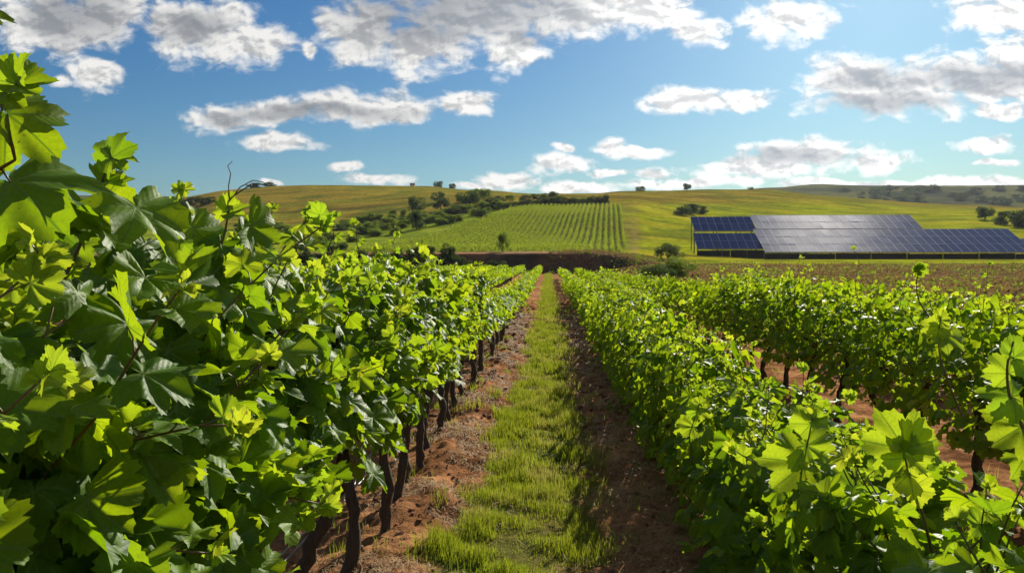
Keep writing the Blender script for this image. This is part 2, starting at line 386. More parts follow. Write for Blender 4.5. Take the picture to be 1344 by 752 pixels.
M_tile = material('red roof tile', lambda t: principled(t, (0.30, 0.09, 0.05), 0.8, 0.2).outputs[0])
M_dark = material('dark opening', lambda t: principled(t, (0.03, 0.03, 0.03), 0.4, 0.4).outputs[0])

# ------------------------------------------------------------------ ground sheet
def axis(segs):   # (start, step0, end, step1): spacing grows evenly
    out = []
    for a, s0, b, s1 in segs:
        x = a
        while x < b-1e-6:
            out.append(x); x += s0+(s1-s0)*(x-a)/(b-a)
    out.append(segs[-1][2]); return np.array(out)
def ground():
    xp = axis([(0, .03, 1.5, .035), (1.5, .04, 6, .25), (6, .3, 60, .9), (60, 1, 220, 4), (220, 6, 1900, 90)])
    X1 = np.concatenate([-xp[::-1][:-1], xp])
    Y1 = np.concatenate([axis([(-200, 40, -4, 2)])[:-1], axis([(-4, .4, 1.5, .1), (1.5, .03, 8, .04), (8, .05, 30, .25), (30, .3, 80, .7), (80, .6, 190, .9), (190, 1.2, 400, 5), (400, 8, 1300, 25), (1300, 30, 2400, 150)])])
    X, Y = np.meshgrid(X1, Y1); x = X.ravel(); y = Y.ravel()
    Z = terr(x, y); nr = y < 50; Z[nr] += near_relief(x[nr], y[nr])*(y[nr] > 0)
    px = 720+1045*x/np.maximum(y, 1e-3); py = 340-(Z-1.6)*1045/np.maximum(y, 1)
    c3 = lambda c: np.array(c)[None, :]
    def mixc(c, d, k): return c*(1-k[:, None])+d*k[:, None]
    nA = fbm(x*1.7, y*1.7, 5); nB = fbm(x*6, y*6, 4); nL = fbm(x/14, y/14, 5)
    earth = mixc(np.tile(c3((.35, .17, .078)), (len(x), 1)), c3((.22, .098, .045)), sstep(-.12, .15, nA))
    earth = mixc(earth, c3((.48, .34, .20)), sstep(.10, .28, nB)*sstep(-.1, .2, fbm(x*.8+9, y*.8, 3))*.8)
    col = earth
    g = grassmask(x, y); col = mixc(col, mixc(np.tile(c3((.085, .10, .025)), (len(x), 1)), c3((.16, .13, .04)), sstep(-.1, .25, nA)), g)
    # weedy ground far from the path
    wd = sstep(.0, .2, fbm(x*.5+40, y*.5, 4))*sstep(3.6, 6, np.abs(x)); col = mixc(col, c3((.12, .12, .03)), wd*.8)
    jit = fbm(x/5, y/5, 4)
    right = sstep(800, 850, px+jit*60)
    # brown rough field on the right, greener in places
    bf = mixc(np.tile(c3((.155, .085, .040)), (len(x), 1)), c3((.17, .15, .035)), sstep(-.02, .25, fbm(x/16, y/3.0, 5)))
    bf = mixc(bf, c3((.075, .042, .026)), sstep(.05, .25, fbm(x/5+7, y/2.0, 4)))
    kf = sstep(22, 34, y)*sstep(3.8, 6.5, x); col = mixc(col, bf, kf)
    # bank below the hillside vineyard
    kb = sstep(84, 87, y+jit*4); col = mixc(col, mixc(np.tile(c3((.13, .055, .028)), (len(x), 1)), c3((.05, .035, .02)), sstep(-.1, .2, fbm(x/3, y/3, 4))), kb*(1-right))
    ledge = np.exp(-((y-93.2-jit*2)/1.3)**2)*(1-right); 
    vin = mixc(np.tile(c3((.20, .22, .045)), (len(x), 1)), c3((.26, .20, .06)), sstep(0, .25, nL))
    col = mixc(col, vin, sstep(95, 97, y+jit*2)*(1-right))
    col = mixc(col, c3((.42, .24, .13)), ledge*.9)
    # bright green meadow on the right
    mead = mixc(np.tile(c3((.27, .29, .012)), (len(x), 1)), c3((.36, .30, .02)), sstep(-.05, .25, fbm(x/25, y/8, 5)))
    mead = mixc(mead, c3((.10, .13, .015)), sstep(.02, .2, fbm(x/9+3, y/5, 4))*.7)
    col = mixc(col, mead, sstep(90, 93, y+jit*5)*right)
    # track going up along the right rim of the hillside vineyard
    tr = np.exp(-((px-829-(95/np.maximum(y, 1))*4+jit*6)/5.)**2)*sstep(80, 90, y)*(1-sstep(150, 185, y)); col = mixc(col, c3((.30, .20, .07)), tr*.6*sstep(-.25, .1, fbm(x/3, y/3, 3)))
    # scrub on the left slope
    scr = mixc(np.tile(c3((.17, .22, .018)), (len(x), 1)), c3((.26, .28, .025)), sstep(-.1, .2, fbm(x/8, y/8, 5)))
    bound = np.interp(y, [96, 110, 130, 178], [440, 480, 560, 690])
    col = mixc(col, scr, sstep(97, 100, y)*(1-sstep(-12, 6, px-bound+jit*30))*(1-right))
    # dry upper pasture
    dry = mixc(np.tile(c3((.28, .20, .025)), (len(x), 1)), c3((.20, .19, .02)), sstep(-.1, .25, fbm(x/40, y/9, 5)))
    dry = mixc(dry, c3((.12, .09, .02)), sstep(.0, .22, fbm(x/22+5, y/5, 5))*.85); dry = mixc(dry, c3((.11, .14, .02)), sstep(.08, .2, fbm(x/11+50, y/14, 4))*.6)
    col = mixc(col, dry, sstep(-18, 18, (y-np.interp(px, [300, 560, 700, 830, 1000, 1344], [188, 196, 188, 186, 245, 290]))+jit*30))
    # the valley and the ridge behind
    fr = mixc(np.tile(c3((.115, .115, .035)), (len(x), 1)), c3((.055, .062, .028)), sstep(-.08, .12, fbm(x/60, y/50, 5)))
    col = mixc(col, fr, sstep(360, 420, y))
    n, m = len(Y1), len(X1); idx = np.arange(n*m).reshape(n, m)
    q = np.stack([idx[:-1, :-1], idx[:-1, 1:], idx[1:, 1:], idx[1:, :-1]], -1).reshape(-1, 4)
    me = mesh_np('ground', np.stack([x, y, Z], 1), q.ravel(), np.full(len(q), 4), M_ground, colors=col)
    tag(ob('ground', me), kind='structure')
ground()

# ------------------------------------------------------------------ leaf templates
def leaf_template(lod, fold, droop, ph):
    def rad(phi):
        a = abs(math.degrees(phi)); r = max(L_*math.exp(-((a-c_)/w)**4*.7) for c_, w, L_ in ((0, 30, 1.0), (52, 29, .93), (104, 33, .82)))
        r = max(r, 0.76 if a < 80 else 0.68 if a < 135 else 0.30)
        if a > 148: r *= 1-0.75*((a-148)/22)**2
        return r*0.56
    def zf(x, y, r, phi):
        a = abs(phi); fo = a % R(52); fo = .5-.5*math.cos(math.pi*min(fo, R(52)-fo)/R(26))
        return 0.16*r*fo+fold*abs(x)-droop*r*r+0.075*math.sin(3.1*phi+ph)*(r/0.5)**2+0.03*math.sin(7*phi+2*ph+r*9)*r/0.5
    if lod == 0: N = 72; rings = (0.28, 0.54, 0.80, 1.0)
    elif lod == 1: N = 18; rings = (0.55, 1.0)
    else: N = 7; rings = (1.0,)
    V = [(0, 0, 0)]; F = []
    for k, rr in enumerate(rings):
        for i in range(N):
            phi = R(-170)+R(340)*i/(N-1)
            rd = rad(phi)
            if lod == 0 and k == 3: rd *= (1.04 if i % 2 else 0.955)*(1+0.045*(((i//2) % 3)-1))*(1+0.03*math.sin(i*1.3+ph))
            if lod == 1 and k == 1: rd *= (1.05 if i % 2 else 0.95)
            rd *= rr
            x, y = math.sin(phi)*rd, math.cos(phi)*rd
            V.append((x, y, zf(x, y, rd, phi)))
    for i in range(N-1): F.append((0, 2+i, 1+i))
    for k in range(len(rings)-1):
        for i in range(N-1): F.append((1+k*N+i, 2+k*N+i, 2+(k+1)*N+i, 1+(k+1)*N+i))
    return np.array(V), F
TPL = {}
for lod in (0, 1, 2):
    TPL[lod] = [leaf_template(lod, f, d, p) for f, d, p in ((.10, .35, 0), (.28, .30, 2), (.02, .60, 4), (.45, .15, 1), (-.12, .5, 3))]
TPL[3] = [(np.array([(0, -.1, 0), (.42, .25, .10), (0, .62, -.05), (-.42, .25, .08)]), [(0, 1, 2, 3)])]
def leaves_mesh(name, L, lod, mat):
    """L: list of arrays pos, tip, normal, size, age"""
    pos, tip, nor, size, age = [np.asarray(a, float) for a in L]
    tip = tip/np.linalg.norm(tip, axis=1, keepdims=True)
    nor = nor-tip*np.sum(nor*tip, 1, keepdims=True); nor /= np.linalg.norm(nor, axis=1, keepdims=True)+1e-9
    b = np.cross(tip, nor); which = rng.integers(0, len(TPL[lod]), len(pos)); rnd = rng.random(len(pos))
    VV = []; LL = []; CC = []; UV = []; A = []; Rn = []; off = 0
    for w in range(len(TPL[lod])):
        m = which == w
        if not m.any(): continue
        V, F = TPL[lod][w]; s = size[m][:, None, None]
        P_ = pos[m][:, None, :]+s*(V[None, :, 0:1]*b[m][:, None, :]+V[None, :, 1:2]*tip[m][:, None, :]+V[None, :, 2:3]*nor[m][:, None, :])
        K = m.sum(); nv = len(V); VV.append(P_.reshape(-1, 3))
        fl = np.array([i for f in F for i in f]); fc = np.array([len(f) for f in F])
        LL.append((fl[None, :]+(np.arange(K)*nv)[:, None]+off).ravel()); CC.append(np.tile(fc, K)); off += K*nv
        UV.append(np.tile(V[:, :2]+0.5, (K, 1))); A.append(np.repeat(age[m], nv)); Rn.append(np.repeat(rnd[m], nv))
    return mesh_np(name, np.concatenate(VV), np.concatenate(LL), np.concatenate(CC), mat, uv=np.concatenate(UV),
                   attrs={'age': np.concatenate(A), 'rnd': np.concatenate(Rn)})

# ------------------------------------------------------------------ grapevines
def nrm(v): return v/(np.linalg.norm(v)+1e-9)
def grow_shoot(p0, d0, length, lod, L, canes, size, bend, r0=0.0045, young=0.38, step=None, side=0.0, zmax=9., xmax=9., zmin=.08):
    """a cane from p0; puts leaves (with petioles) along it"""
    st = step or {0: .062, 1: .07, 2: .10, 3: .14}[lod]; n = max(3, int(length/st)); p = np.array(p0, float); d = nrm(np.array(d0, float)); pts = [p.copy()]
    ang = rng.random()*6.28
    for i in range(n):
        f = (i+1)/n
        if p[2] > zmax or abs(p[0]) > xmax or abs(p[1]-p0[1]) > .38 or p[2] < zmin: break
        d = nrm(d+bend*st*1.6*f+rng.normal(0, .09, 3)); p = p+d*st; pts.append(p.copy())
        ang += 2.4+rng.normal(0, .4)
        u = nrm(np.cross(d, [0.3, 0.8, 0.2])); v = np.cross(d, u); o = u*math.cos(ang)+v*math.sin(ang)
        if o[2] < -0.5: o[2] *= -.3
        pl = (0.055+0.03*rng.random())*(1.15-0.7*f); q = p+nrm(o+0.35*d)*pl
        age = float(np.clip((f-1+young)/young, 0, 1))**1.3 if f > 1-young else 0.0
        age = min(1, age+max(0, rng.normal(-.06, .14)))
        s = size*(1.0-0.62*max(0, (f-.55)/.45))*rng.uniform(.75, 1.15)
        tip = nrm(o*0.9+np.array([side*.3, -.12, -0.35+0.5*age])+rng.normal(0, .30, 3)); nor = nrm(np.array([.1, -.05, 1.15])+o*0.45+rng.normal(0, .30, 3))
        if age > .6: tip = nrm(o*.8+d*.7); nor = nrm(d*.8-o*.5+rng.normal(0, .2, 3))
        L[0].append(q); L[1].append(tip); L[2].append(nor); L[3].append(s); L[4].append(age)
        if canes is not None and lod <= 1: canes.tube([p, (p+q)/2+d*0.006, q], [.0016, .0014, .0012], 4 if lod == 0 else 3, cap=False)
    # tip bud leaves
    for k in range(3):
        o = nrm(rng.normal(0, 1, 3)+d*1.0); L[0].append(p+d*.008*k); L[1].append(nrm(o*.5+d)); L[2].append(nrm(rng.normal(0, 1, 3))); L[3].append(size*rng.uniform(.2, .38)); L[4].append(1.0)
    if canes is not None: canes.tube(pts, [r0*(1-.65*i/len(pts)) for i in range(len(pts))], 6 if lod == 0 else 4)
    return pts
VCACHE = {}
def vine_meshes(kind, lod, var):
    """kind: (top height, cordon height, half spread across, half width along, lowest leaf)"""
    key = (kind, lod, var)
    if key in VCACHE: return VCACHE[key]
    H, hc, sx, sy, zlow = kind
    size = {0: .168, 1: .125, 2: .15, 3: .19}[lod]
    L = [[], [], [], [], []]; canes = Geo() if lod <= 1 else None
    ns = {0: 24, 1: 26, 2: 18, 3: 12}[lod]
    ns = int(ns*(0.7+0.3*(H-zlow)/1.0))
    for i in range(ns):
        y0 = (i+rng.random())/ns*2*sy-sy; s = -1 if i % 2 else 1
        kindof = rng.random()
        if kindof < .50:      # upright
            d = (s*rng.uniform(.05, .45)*sx/.35, rng.normal(0, .2), 1); ln = (H-hc)*rng.uniform(.80, 1.10); bd = np.array([s*.4, 0, -.5])
        elif kindof < .80:    # arching outwards
            d = (s*rng.uniform(.5, .9), rng.normal(0, .3), .8); ln = (H-hc)*rng.uniform(.5, .8); bd = np.array([s*.2, 0, -2.2])
        else:                 # hanging low
            d = (s*rng.uniform(.4, .8), rng.normal(0, .3), -.1); ln = max(.2, (hc-zlow)*1.1); bd = np.array([0, 0, -2.6])
        grow_shoot((s*.02, y0, hc+rng.uniform(-.03, .08)), d, ln, lod, L, canes, size, bd, side=s, zmax=H+rng.normal(-.05, .06)+(rng.uniform(.1, .32) if (rng.random() < (.26 if H < 1.1 and lod < 2 else .22 if abs(H-1.42) < .01 else .14) and not (lod == 0 and H > 1.3)) else 0), xmax=sx*1.15, zmin=zlow+.04)
    A = [np.array(a) for a in L]
    # a filling of leaves on the flanks, where shoots leave gaps
    nf = {0: 170, 1: 230, 2: 130, 3: 60}[lod]; nf = int(nf*(H-zlow)/1.0)
    s = rng.choice([-1, 1], nf); z = rng.uniform(zlow+.02, H-.12, nf); y = rng.uniform(-sy, sy, nf)
    wid = sx*(1-.35*np.abs((z-hc)/(H-hc)))
    x = s*wid*rng.uniform(.35, 1.0, nf)
    pos = np.stack([x, y, z], 1); tip = np.stack([s*.5, rng.normal(0, .5, nf), np.full(nf, -.6)], 1)+rng.normal(0, .2, (nf, 3))
    nor = np.stack([s*.8, rng.normal(-.1, .4, nf), np.full(nf, .65)], 1)+rng.normal(0, .25, (nf, 3))
    A = [np.concatenate([A[0], pos]), np.concatenate([A[1], tip]), np.concatenate([A[2], nor]), np.concatenate([A[3], size*rng.uniform(.7, 1.15, nf)]), np.concatenate([A[4], np.clip(rng.normal(0, .18, nf), 0, .6)])]
    fol = leaves_mesh('foliage', A, lod, M_leaf if lod == 0 else M_leaf_mid if lod == 1 else M_leaf_far)
    shoots = canes.mesh('shoots', M_cane) if canes else None
    # trunk, gnarled, with the two cordon arms
    g = Geo(); n = 16 if lod <= 1 else 4; ox, oy = rng.normal(0, .022, 2); pts = []; rad = []
    for i in range(n+1):
        f = i/n; pts.append((ox*math.sin(f*5)*1.8+rng.normal(0, .006), oy*math.sin(f*4+1)*2, -.06+f*(hc+.04))); rad.append((.034-.010*f)*(1.2 if f < .08 else 1)*(1.12 if f > .9 else 1)*rng.uniform(.80, 1.2))
    g.tube(pts, rad, 11 if lod <= 1 else 5, wob=.3)
    for s in (-1, 1):
        g.tube([(0, 0, hc-.05), (0, s*.10, hc+.02), (rng.normal(0, .01), s*sy*.6, hc+.02), (0, s*sy*.98, hc+.01)], [.024, .02, .016, .009], 6 if lod <= 1 else 4, wob=.2)
    tr = g.mesh('trunk', M_bark)
    VCACHE[key] = (tr, shoots, fol); return VCACHE[key]
ORD = ['first', 'second', 'third', 'fourth', 'fifth', 'sixth', 'seventh', 'eighth', 'ninth', 'tenth', 'eleventh', 'twelfth']
VINES = {}
def plant_row(key, xf, ys, kindf, group, near_label, far_label, nnear):
    out = []
    for i, y in enumerate(ys):
        x = xf(y)+random.gauss(0, .02); k = kindf(y)
        lod = 0 if y < 4.7 else 1 if y < 13 else 2 if y < 30 else 3
        var = i if (lod == 0 and y < 5) else random.randrange(6 if lod < 3 else 4)
        tr, sh, fo = vine_meshes(k, lod, var)
        r = empty('grapevine', (x, y, gz(x, y)), 0 if lod == 0 else random.choice([0, math.pi])+random.gauss(0, .08))
        sc = 1+random.gauss(0, .03); r.scale = (sc, sc, sc*(1+random.gauss(0, .09 if key == 'R1' and y > 4 else .04)))
        if y > 4.2: r.rotation_euler[0] = random.gauss(0, .035); r.rotation_euler[1] = random.gauss(0, .03)
        ob('trunk', tr, r)
        if sh: ob('shoots', sh, r)
        ob('foliage', fo, r)
        tag(r, near_label.format(ORD[i]) if i < nnear else far_label, 'grapevine', group)
        out.append(r)
    VINES[key] = out
def kindL(y):
    if y < 1.9: return (1.72, .80, .36, .42, .50)
    if y < 2.8: return (1.70, .95, .32, .40, .86)
    if y < 4.3: return (1.64, .80, .30, .40, .68)
    if y < 9: return (1.58 if y < 7.4 else 1.42, .80, .27, .38, .70)
    if y < 12: return (1.16, .74, .25, .42, .60)
    if y < 18: return (.98, .60, .22, .45, .52)
    return (.90, .50, .20, .45, .38)
def kindR(y):
    if y < 3.2: return (1.02, .48, .46, .45, .02)
    if y < 13: return (1.0, .45, .40, .45, .05)
    return (0.86, .42, .26, .45, .14)
def kindR3(y):
    if y < 14: return (1.42, .68, .40, .45, .40)
    if y < 24: return (1.22, .58, .34, .45, .42)
    return (1.08, .55, .32, .45, .40)
ysL1 = [1.1, 1.6, 2.1, 2.7, 3.35, 3.95, 4.5, 5.0, 5.45, 5.95, 6.6, 7.1, 7.7, 8.3, 8.9, 9.5, 10.2, 10.9, 11.6, 12.4]+list(np.arange(13.2, 40, .85))
plant_row('L1', lambda y: -1.0+.004*min(y, 30), ysL1, kindL, 'vines in the row left of the grass path',
          'tall leafy grapevine, {} trunk from the camera in the row left of the grass path', 'smaller grapevine farther along the row left of the grass path', 12)
plant_row('R1', lambda y: 1.08 if y < 12 else 1.0, list(np.arange(1.75, 40, .82)), kindR, 'vines in the low row right of the grass path',
          'low bushy grapevine, {} from the camera in the low row right of the grass path', 'smaller low grapevine farther along the row right of the grass path', 10)
plant_row('R3', lambda y: np.interp(y, [0, 20, 48], [2.85, 2.9, 3.1]), list(np.arange(3.7, 40, .85)), kindR3, 'vines in the tall second row on the right',
          'tall grapevine with bare trunk, {} from the camera in the second row on the right', 'grapevine farther along the tall second row on the right', 10)
plant_row('R2', lambda y: np.interp(y, [18, 60], [2.1, 2.2]), list(np.arange(17, 40, .9)), lambda y: (.90, .5, .22, .45, .3), 'vines between the two right rows, far off',
          '', 'small distant grapevine between the low row and the tall row on the right', 0)
plant_row('R4', lambda y: 4.9, list(np.arange(6.5, 22, 1.0)), lambda y: (1.30, .58, .36, .5, .42), 'vines in the outermost row on the right',
          '', 'grapevine in the outermost row on the right, mostly behind the tall row', 0)
plant_row('L2', lambda y: -2.75, list(np.arange(4.5, 40, 1.0)), lambda y: (1.12, .70, .26, .5, .55) if y < 8 else (.92, .58, .20, .5, .42) if y < 20 else (.88, .5, .20, .5, .34), 'vines in the second row on the left',
          '', 'grapevine in the second row on the left, behind the row by the path', 0)
plant_row('L3', lambda y: -4.55, list(np.arange(9, 40, 1.0)), lambda y: (.92, .58, .20, .5, .42) if y < 20 else (.88, .5, .20, .5, .34), 'vines in the third row on the left',
          '', 'grapevine in the third row on the left', 0)
plant_row('L4', lambda y: -6.35, list(np.arange(13, 40, 1.0)), lambda y: (.92, .58, .20, .5, .42) if y < 20 else (.88, .5, .20, .5, .34), 'vines in the fourth row on the left',
          '', 'grapevine in the fourth row on the left', 0)
print('vines', sum(len(v) for v in VINES.values()))

def far_rows():
    pos = []; tr = Geo()
    rows = [(-.9, 40, 86, .86), (-2.75, 40, 86, .88), (-4.55, 40, 86, .88), (-6.35, 40, 86, .88), (1.0, 40, 64, .82), (2.2, 40, 62, .85), (3.1, 40, 48, 1.0)]
    rows += [(-8.15-1.8*i, 14+2*i, 86-.5*i, .9) for i in range(11)]
    for x, a, b, h in rows:
        n = int((b-a)*62); y = rng.uniform(a, b, n)
        lump = .07*np.sin(y*5.3+x)+.06*np.sin(y*2.1+x*3)
        z = rng.uniform(.38, 1, n)**.8*(h+lump); wd = .17*(1-.5*((z-.75)/.6)**2)
        pos.append(np.stack([x+rng.normal(0, 1, n)*wd*.6, y, z+terr(np.full(n, x), y)], 1))
        k = 0
        for yy in np.arange(a, b, 1.0):
            if yy < 60: tr.tube([(x, yy, 0), (x, yy, .7)], .035, 4)
    pos = np.concatenate(pos); n = len(pos); age = np.clip((pos[:, 2]-.8)*.9+rng.normal(0, .25, n), 0, 1)  # younger tone towards the top, also painting the sunlit row tops brighter
    me = leaves_mesh('distant_vines', [pos, rng.normal(0, 1, (n, 3))+[0, 0, -.3], rng.normal(0, .7, (n, 3))+[0, 0, .8], rng.uniform(.15, .24, n), age], 3, M_leaf_far)
    o = ob('distant_vines', me); tag(o, 'far ends of the vine rows running up to the dark bank', 'vine rows', kind='stuff')
    # their bare stems sit in the same object through a joined mesh
    ts = ob('stem', tr.mesh('stem', M_bark), o)
    ts['kind'] = 'stuff'
far_rows()

# ------------------------------------------------------------------ hero shoots near the camera (parts of the nearest vines)
def nearest(key, y): return min(VINES[key], key=lambda r: abs(r.location.y-y))
def hero(key, pts, leaves, r0=.004, tendril=None):
    """pts: [(px,py,Y)..] of the cane, leaves: [(px_base,py_base,Y,(px_tip,py_tip,dY),width,face,age)]"""
    W3 = [P(*p) for p in pts]; root = nearest(key, W3[0].y); g = Geo()
    Ms = Matrix.LocRotScale(root.location, root.rotation_euler, root.scale).inverted()
    # smooth the polyline
    sm = []
    for i in range(len(W3)-1):
        a = W3[max(i-1, 0)]; b = W3[i]; c = W3[i+1]; d = W3[min(i+2, len(W3)-1)]
        for k in range(6):
            t = k/6; sm.append(0.5*((2*b)+(c-a)*t+(2*a-5*b+4*c-d)*t*t+(3*b-a-3*c+d)*t**3))
    sm.append(W3[-1])
    g.tube([Ms @ p for p in sm], [r0*(1-.6*i/len(sm)) for i in range(len(sm))], 7)
    L = [[], [], [], [], []]
    for bx, by, Y, (tx, ty, dY), wd, face, age in leaves:
        b = P(bx, by, Y); t = P(tx, ty, Y+dY); tip = t-b; ln = tip.length
        near = min(sm, key=lambda q: (q-b).length)
        g.tube([Ms @ near, Ms @ ((near+b)/2+Vector((0, 0, .001))), Ms @ b], [.0022, .0018, .0014], 5)
        n = Vector(face)
        L[0].append(Ms @ b); L[1].append(tip); L[2].append(n); L[3].append(ln/.56*wd*(.66 if key == 'L1' else .68)); L[4].append(age*.8)
    if tendril:
        for tp in tendril:
            tw = [P(*p) for p in tp]; g.tube([Ms @ p for p in tw], [.0016-.0009*i/len(tw) for i in range(len(tw))], 5)
    ob('shoots', g.mesh('shoots', M_cane), root)
    ob('foliage', leaves_mesh('foliage', [np.array([tuple(v) for v in a]) if k < 3 else np.array(a) for k, a in enumerate(L)], 0, M_leaf), root)
# left: shoot with the two-leaf crown against the sky
hero('L1', [(62,400,1.45),(92,350,1.45),(118,290,1.45),(132,245,1.45),(146,208,1.45)],
     [(146,208,1.45,(116,166,.03),.95,(-.6,-.6,.5),.25),(146,208,1.45,(204,206,.03),.85,(.2,-.7,.8),.25),(136,240,1.45,(208,240,.05),.8,(.2,-.5,.9),.3),
      (132,262,1.45,(88,262,-.08),.9,(-.2,-.8,.5),.2),(126,276,1.45,(176,330,-.06),.9,(.3,-.8,.5),.15)], .0042)
hero('L1', [(-30,180,1.15),(0,130,1.15),(22,112,1.15)],
     [(22,110,1.15,(6,48,.02),.95,(-.5,-.8,.3),.2),(22,112,1.15,(120,112,.04),.80,(.1,-.75,.65),.2),(8,122,1.15,(44,136,-.03),.8,(.1,-.4,.9),.1)], .0045)
hero('L1', [(-40,300,1.2),(-20,240,1.2),(20,210,1.2)],
     [(10,150,1.2,(102,222,.03),1.05,(.25,-.85,.5),.12),(14,240,1.2,(90,300,-.08),1.1,(.1,-.7,.7),.05),(-30,20,1.2,(36,12,.03),1.,(0,-.6,.8),.15)], .005)
hero('L1', [(232,420,1.9),(262,360,1.9),(290,322,1.9),(300,278,1.9),(302,262,1.9),(330,242,1.9)],
     [(298,274,1.9,(282,240,.02),.9,(-.5,-.7,.4),.5),(300,280,1.9,(345,268,.03),.9,(.2,-.6,.7),.6),(290,322,1.9,(238,330,-.05),.9,(0,-.8,.6),.15),(280,335,1.9,(330,352,-.05),.95,(.1,-.8,.6),.15)], .0036,
     tendril=[[(302,262,1.9),(300,245,1.9),(303,228,1.9),(299,218,1.9),(305,212,1.9)],[(302,264,1.9),(315,246,1.9),(332,237,1.9),(345,239,1.9),(352,243,1.9)]])
hero('L1', [(362,345,2.3),(378,318,2.3),(398,294,2.3),(412,276,2.3)],
     [(412,276,2.3,(386,262,.02),.8,(-.4,-.6,.6),.9),(412,277,2.3,(446,290,.03),.75,(.2,-.5,.8),.9),(414,274,2.3,(418,256,.02),.7,(.4,-.8,.3),1.),(400,294,2.3,(432,312,-.04),.8,(.1,-.8,.5),.7),(384,312,2.3,(352,300,0),.9,(0,-.7,.7),.5)], .003)
hero('L1', [(405,528,2.7),(440,512,2.7),(470,492,2.7),(500,480,2.7)],
     [(470,492,2.7,(500,522,-.03),.9,(.1,-.8,.5),.2),(440,510,2.7,(452,545,-.03),.9,(.1,-.8,.5),.2)], .0035)
# big leaves low at the left edge
hero('L1', [(-30,480,1.25),(20,470,1.25),(60,440,1.25)],
     [(0,460,1.22,(40,520,-.05),1.15,(-.1,-.75,.7),.05),(90,330,1.5,(60,385,-.08),1.1,(-.1,-.7,.7),.05),(165,370,1.6,(150,425,-.10),1.1,(.1,-.7,.7),.15),(200,465,1.7,(200,500,-.16),1.2,(0,-.5,.9),.10),
      (100,600,1.5,(150,650,-.08),1.2,(.1,-.6,.8),.12),(40,640,1.35,(20,700,-.08),1.15,(-.1,-.6,.8),.10),(120,700,1.35,(135,745,-.12),1.2,(0,-.5,.9),.12),(215,690,1.6,(250,735,-.08),1.15,(.1,-.6,.8),.15),(330,540,2.0,(345,575,-.08),1.1,(.1,-.6,.7),.25)], .005)
# right: young backlit shoots
hero('R1', [(1052,660,2.5),(1052,618,2.5),(1060,580,2.5),(1066,550,2.5)],
     [(1064,556,2.5,(1030,516,.03),.85,(-.3,-.8,.4),.95),(1066,552,2.5,(1108,545,.03),.75,(.2,-.5,.8),.95),(1066,548,2.5,(1078,512,.02),.6,(.4,-.8,.2),1.),(1058,585,2.5,(1130,608,-.03),.95,(.1,-.8,.5),.75),(1054,610,2.5,(975,590,.02),1.0,(-.1,-.8,.5),.7)], .0042)
hero('R1', [(1230,752,2.1),(1212,680,2.1),(1195,630,2.1),(1184,585,2.1)],
     [(1186,588,2.1,(1142,518,.03),1.,(-.3,-.8,.35),.8),(1186,588,2.1,(1222,530,.03),.9,(.5,-.8,.3),.8),(1192,622,2.1,(1120,612,.03),.8,(-.1,-.7,.7),.85),(1196,640,2.1,(1238,612,-.03),.9,(.3,-.8,.4),.85),(1188,600,2.1,(1160,560,-.05),.8,(-.2,-.8,.3),.5)], .005)
hero('R1', [(1190,700,2.3),(1150,668,2.3),(1120,640,2.3),(1105,612,2.3)],
     [(1120,640,2.3,(1090,690,-.03),1.,(0,-.8,.5),.3),(1150,668,2.3,(1180,710,-.04),1.,(0,-.8,.5),.2)], .0045)
hero('R1', [(1362,600,2.1),(1342,560,2.1),(1325,520,2.1),(1322,480,2.1),(1330,448,2.1)],
     [(1328,520,2.1,(1262,508,.02),.95,(-.2,-.7,.6),.85),(1324,490,2.1,(1288,452,.02),.9,(-.4,-.8,.3),.95),(1330,470,2.1,(1370,440,.02),.9,(.3,-.8,.3),.9),(1340,560,2.1,(1290,590,-.04),1.15,(-.1,-.8,.4),.45),(1344,600,2.1,(1372,640,-.06),1.,(0,-.8,.5),.5)], .0055)
hero('R1', [(1262,545,2.4),(1240,490,2.4),(1232,455,2.4),(1234,415,2.4)],
     [(1232,430,2.4,(1196,446,.02),.9,(-.3,-.8,.3),.9),(1233,420,2.4,(1256,418,.02),.8,(.3,-.8,.3),.95),(1236,440,2.4,(1296,428,.03),.7,(.2,-.5,.8),.9),(1234,430,2.4,(1222,470,-.02),.6,(0,-.8,.3),.9)], .0035)
hero('R3', [(1222,420,5.0),(1206,395,5.0),(1203,372,5.0),(1206,352,5.0)],
     [(1206,354,5.0,(1180,334,.02),.6,(-.3,-.7,.6),1.),(1206,352,5.0,(1210,328,.02),.55,(.3,-.8,.3),1.),(1206,354,5.0,(1232,360,.02),.55,(.2,-.5,.8),1.),(1206,354,5.0,(1228,344,.02),.5,(.2,-.6,.7),1.),(1205,358,5.0,(1184,356,.02),.5,(-.2,-.6,.7),1.)], .005)
hero('R1', [(910,610,3.6),(905,575,3.6),(912,548,3.6),(918,530,3.6)],
     [(916,540,3.6,(894,524,.02),.9,(-.3,-.8,.4),.9),(916,538,3.6,(948,528,.02),.85,(.2,-.6,.6),.9),(910,560,3.6,(876,552,.02),.9,(-.2,-.8,.4),.7),(918,530,3.6,(922,505,.02),.7,(.3,-.8,.3),1.)], .0035)

